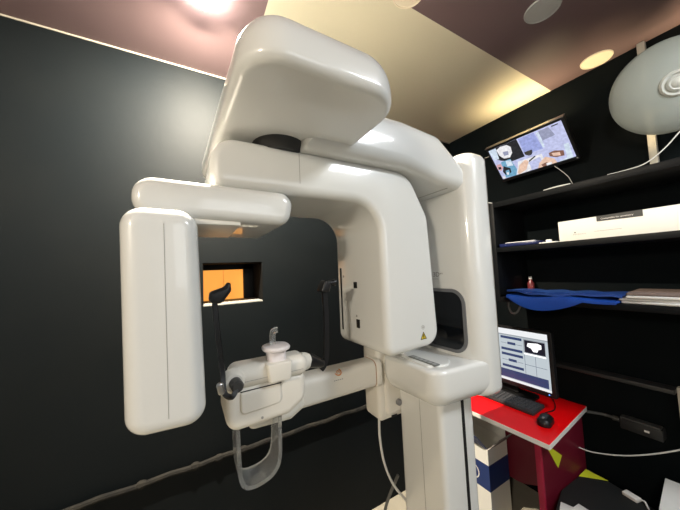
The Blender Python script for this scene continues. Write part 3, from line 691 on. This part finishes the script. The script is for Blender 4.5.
# ------------------------------------------------------------------ carton under the desk
ob = empty('open_carton', (1.49, 1.08, 0), 'open white and navy carton standing on the floor under the desk', 'box')
bm = nb()
x0, x1, ya, yb, hh, t = 1.40, 1.58, .955, 1.20, .42, .004
box(bm, x0, x0+t, ya, yb, 0, hh, .0008); box(bm, x1-t, x1, ya, yb, 0, hh, .0008); box(bm, x0+t, x1-t, ya, ya+t, 0, hh, .0008); box(bm, x0+t, x1-t, yb-t, yb, 0, hh, .0008); box(bm, x0+t, x1-t, ya+t, yb-t, 0, t, .0008)
part('body', bm, CARD, ob, smooth=False)
NV = mat('carton_navy', (.014, .035, .15), .5)
bm = nb(); plate(bm, R4(.0, .245, .20, .335), (x0, ya, 0), Y, Z, -X, .0006); plate(bm, R4(0, .18, .20, .335), (x0, ya, 0), X, Z, -Y, .0006); part('navy_band', bm, NV, ob, smooth=False)
bm = nb(); arc(bm, Vector((x0-.0006, ya+.10, .265)), Y, Z, -X, .036, .042, 0, 2*PI, 24); part('round_print', bm, EDGE, ob, smooth=False)
def flap(pts, m, nm='flap'):
    bm = nb(); P = [Vector(p) for p in pts]; n = (P[1]-P[0]).cross(P[2]-P[0]).normalized()*.0035
    a = [bm.verts.new(p) for p in P]; b = [bm.verts.new(p+n) for p in P]
    for i in range(4): bm.faces.new((a[i], a[(i+1) % 4], b[(i+1) % 4], b[i]))
    bm.faces.new(a[::-1]); bm.faces.new(b); part(nm, bm, m, ob, smooth=False)
flap([(x0, ya+.004, hh), (x0, yb-.004, hh), (x0-.055, yb-.01, hh+.075), (x0-.055, ya+.02, hh+.07)], NV)
flap([(x0+.004, ya, hh), (x1-.004, ya, hh), (x1-.01, ya-.06, hh+.075), (x0+.02, ya-.055, hh+.07)], mat('carton_grey', (.25, .23, .22), .6))
flap([(x1, yb-.004, hh), (x1, ya+.004, hh), (x1+.010, ya+.01, hh+.10), (x1+.010, yb-.01, hh+.10)], CARD)

# ------------------------------------------------------------------ low right corner
bb = empty('black_case', (1.60, .52, 0), 'black box on the floor beside the desk with a yellow corner sticker', 'case')
BT = .36
cp = [(1.50, .664, .008), (1.34, .625, .008), (1.32, .378, .008), (1.69, .378, .008), (1.76, .655, .008)]
bm = nb(); loft(bm, cp, 0, BT-.05, .002, .001, 'z', 3, 2); part('body', bm, BLACKS, bb)
bm = nb(); loft(bm, offset_poly(cp, -.004), BT-.049, BT, .001, .006, 'z', 3, 3); part('lid', bm, mat('case_black', (.012, .013, .013), .6), bb)
bm = nb(); plate(bm, [(1.665, .660), (1.75, .660), (1.742, .575)], (0, 0, BT), X, Y, Z, .0008); part('corner_sticker', bm, YEL, bb, smooth=False)
bm = nb()
M_ = Matrix.Translation((1.70, .485, BT+.001)) @ Matrix.Rotation(-.25, 4, 'Z'); box(bm, -.016, .016, -.026, .026, 0, .014, .002, M=M_)
tag(obj('plug_connector', bm, EDGE), 'small white connector block lying on the black box', 'connector')
cable([(1.702, .462, BT+.008), (1.70, .445, BT+.012), (1.675, .43, BT+.006), (1.66, .415, BT+.005), (1.665, .385, BT+.005)], .0035, WIREW, 'short white lead from the connector block on the black box')
for k, (cx, cy, rz, lab) in enumerate(((1.385, .607, .3, 'white slip of paper on the black box nearest the desk'), (1.425, .575, -.1, 'second white slip of paper on the near edge of the black box'))):
    bm = nb(); M_ = Matrix.Translation((cx+.01, cy, BT+.0008+.0012*k)) @ Matrix.Rotation(rz, 4, 'Z'); box(bm, -.035, .035, -.022, .022, 0, .001, .0003, M=M_, seg=1)
    tag(obj('paper_slip', bm, PAPER), lab, 'paper', 'paper slips on the black box')
# white leaning board at the right edge
wb = nb(); loft(wb, [(1.56, .372, .002), (1.80, .40, .002), (1.82, .19, .002), (1.545, .16, .002)], .45, .458, .001, .001, 'z', 2, 1)
st = nb(); box(st, 1.56, 1.80, .19, .366, 0, .449, .004)
tag(obj('low_cabinet', st, BLACKS), 'low black cabinet carrying the white sheet in the lower right corner', 'cabinet')
tag(obj('paper_sheet', wb, PAPER), 'white sheet of paper at the lower right corner of the photo', 'paper')
# power strip on the wall
ps = empty('power_strip', (1.83, .45, .6), 'dark grey power strip with one white socket light on the wall by the desk', 'power strip')
bm = nb(); tube(bm, [(1.80, .655, .632), (1.84, .60, .630), (1.845, .55, .628)], .008, 8, 5); tube(bm, [(1.843, .565, .629), (1.846, .53, .628)], [.013, .010], 10); part('lead', bm, mat('strip_dark', (.05, .05, .048), .5), ps)
bm = nb(); box(bm, 1.815, WX-.0005, .395, .535, .600, .650, .006); part('body', bm, mat('strip_body', (.018, .018, .018), .5), ps)
bm = nb(); box(bm, 1.811, 1.85, .40, .53, .651, .660, .003); part('top_edge', bm, MATS['strip_dark'], ps)
bm = nb(); box(bm, 1.812, 1.818, .436, .452, .622, .631, .001); part('switch', bm, EDGE, ps)
cable([(1.72, .669, .472), (1.72, .606, .481), (1.72, .482, .535), (1.72, .333, .639), (1.75, .20, .76)], .0028, WIREW, 'white cable drooping along the wall below the power strip')
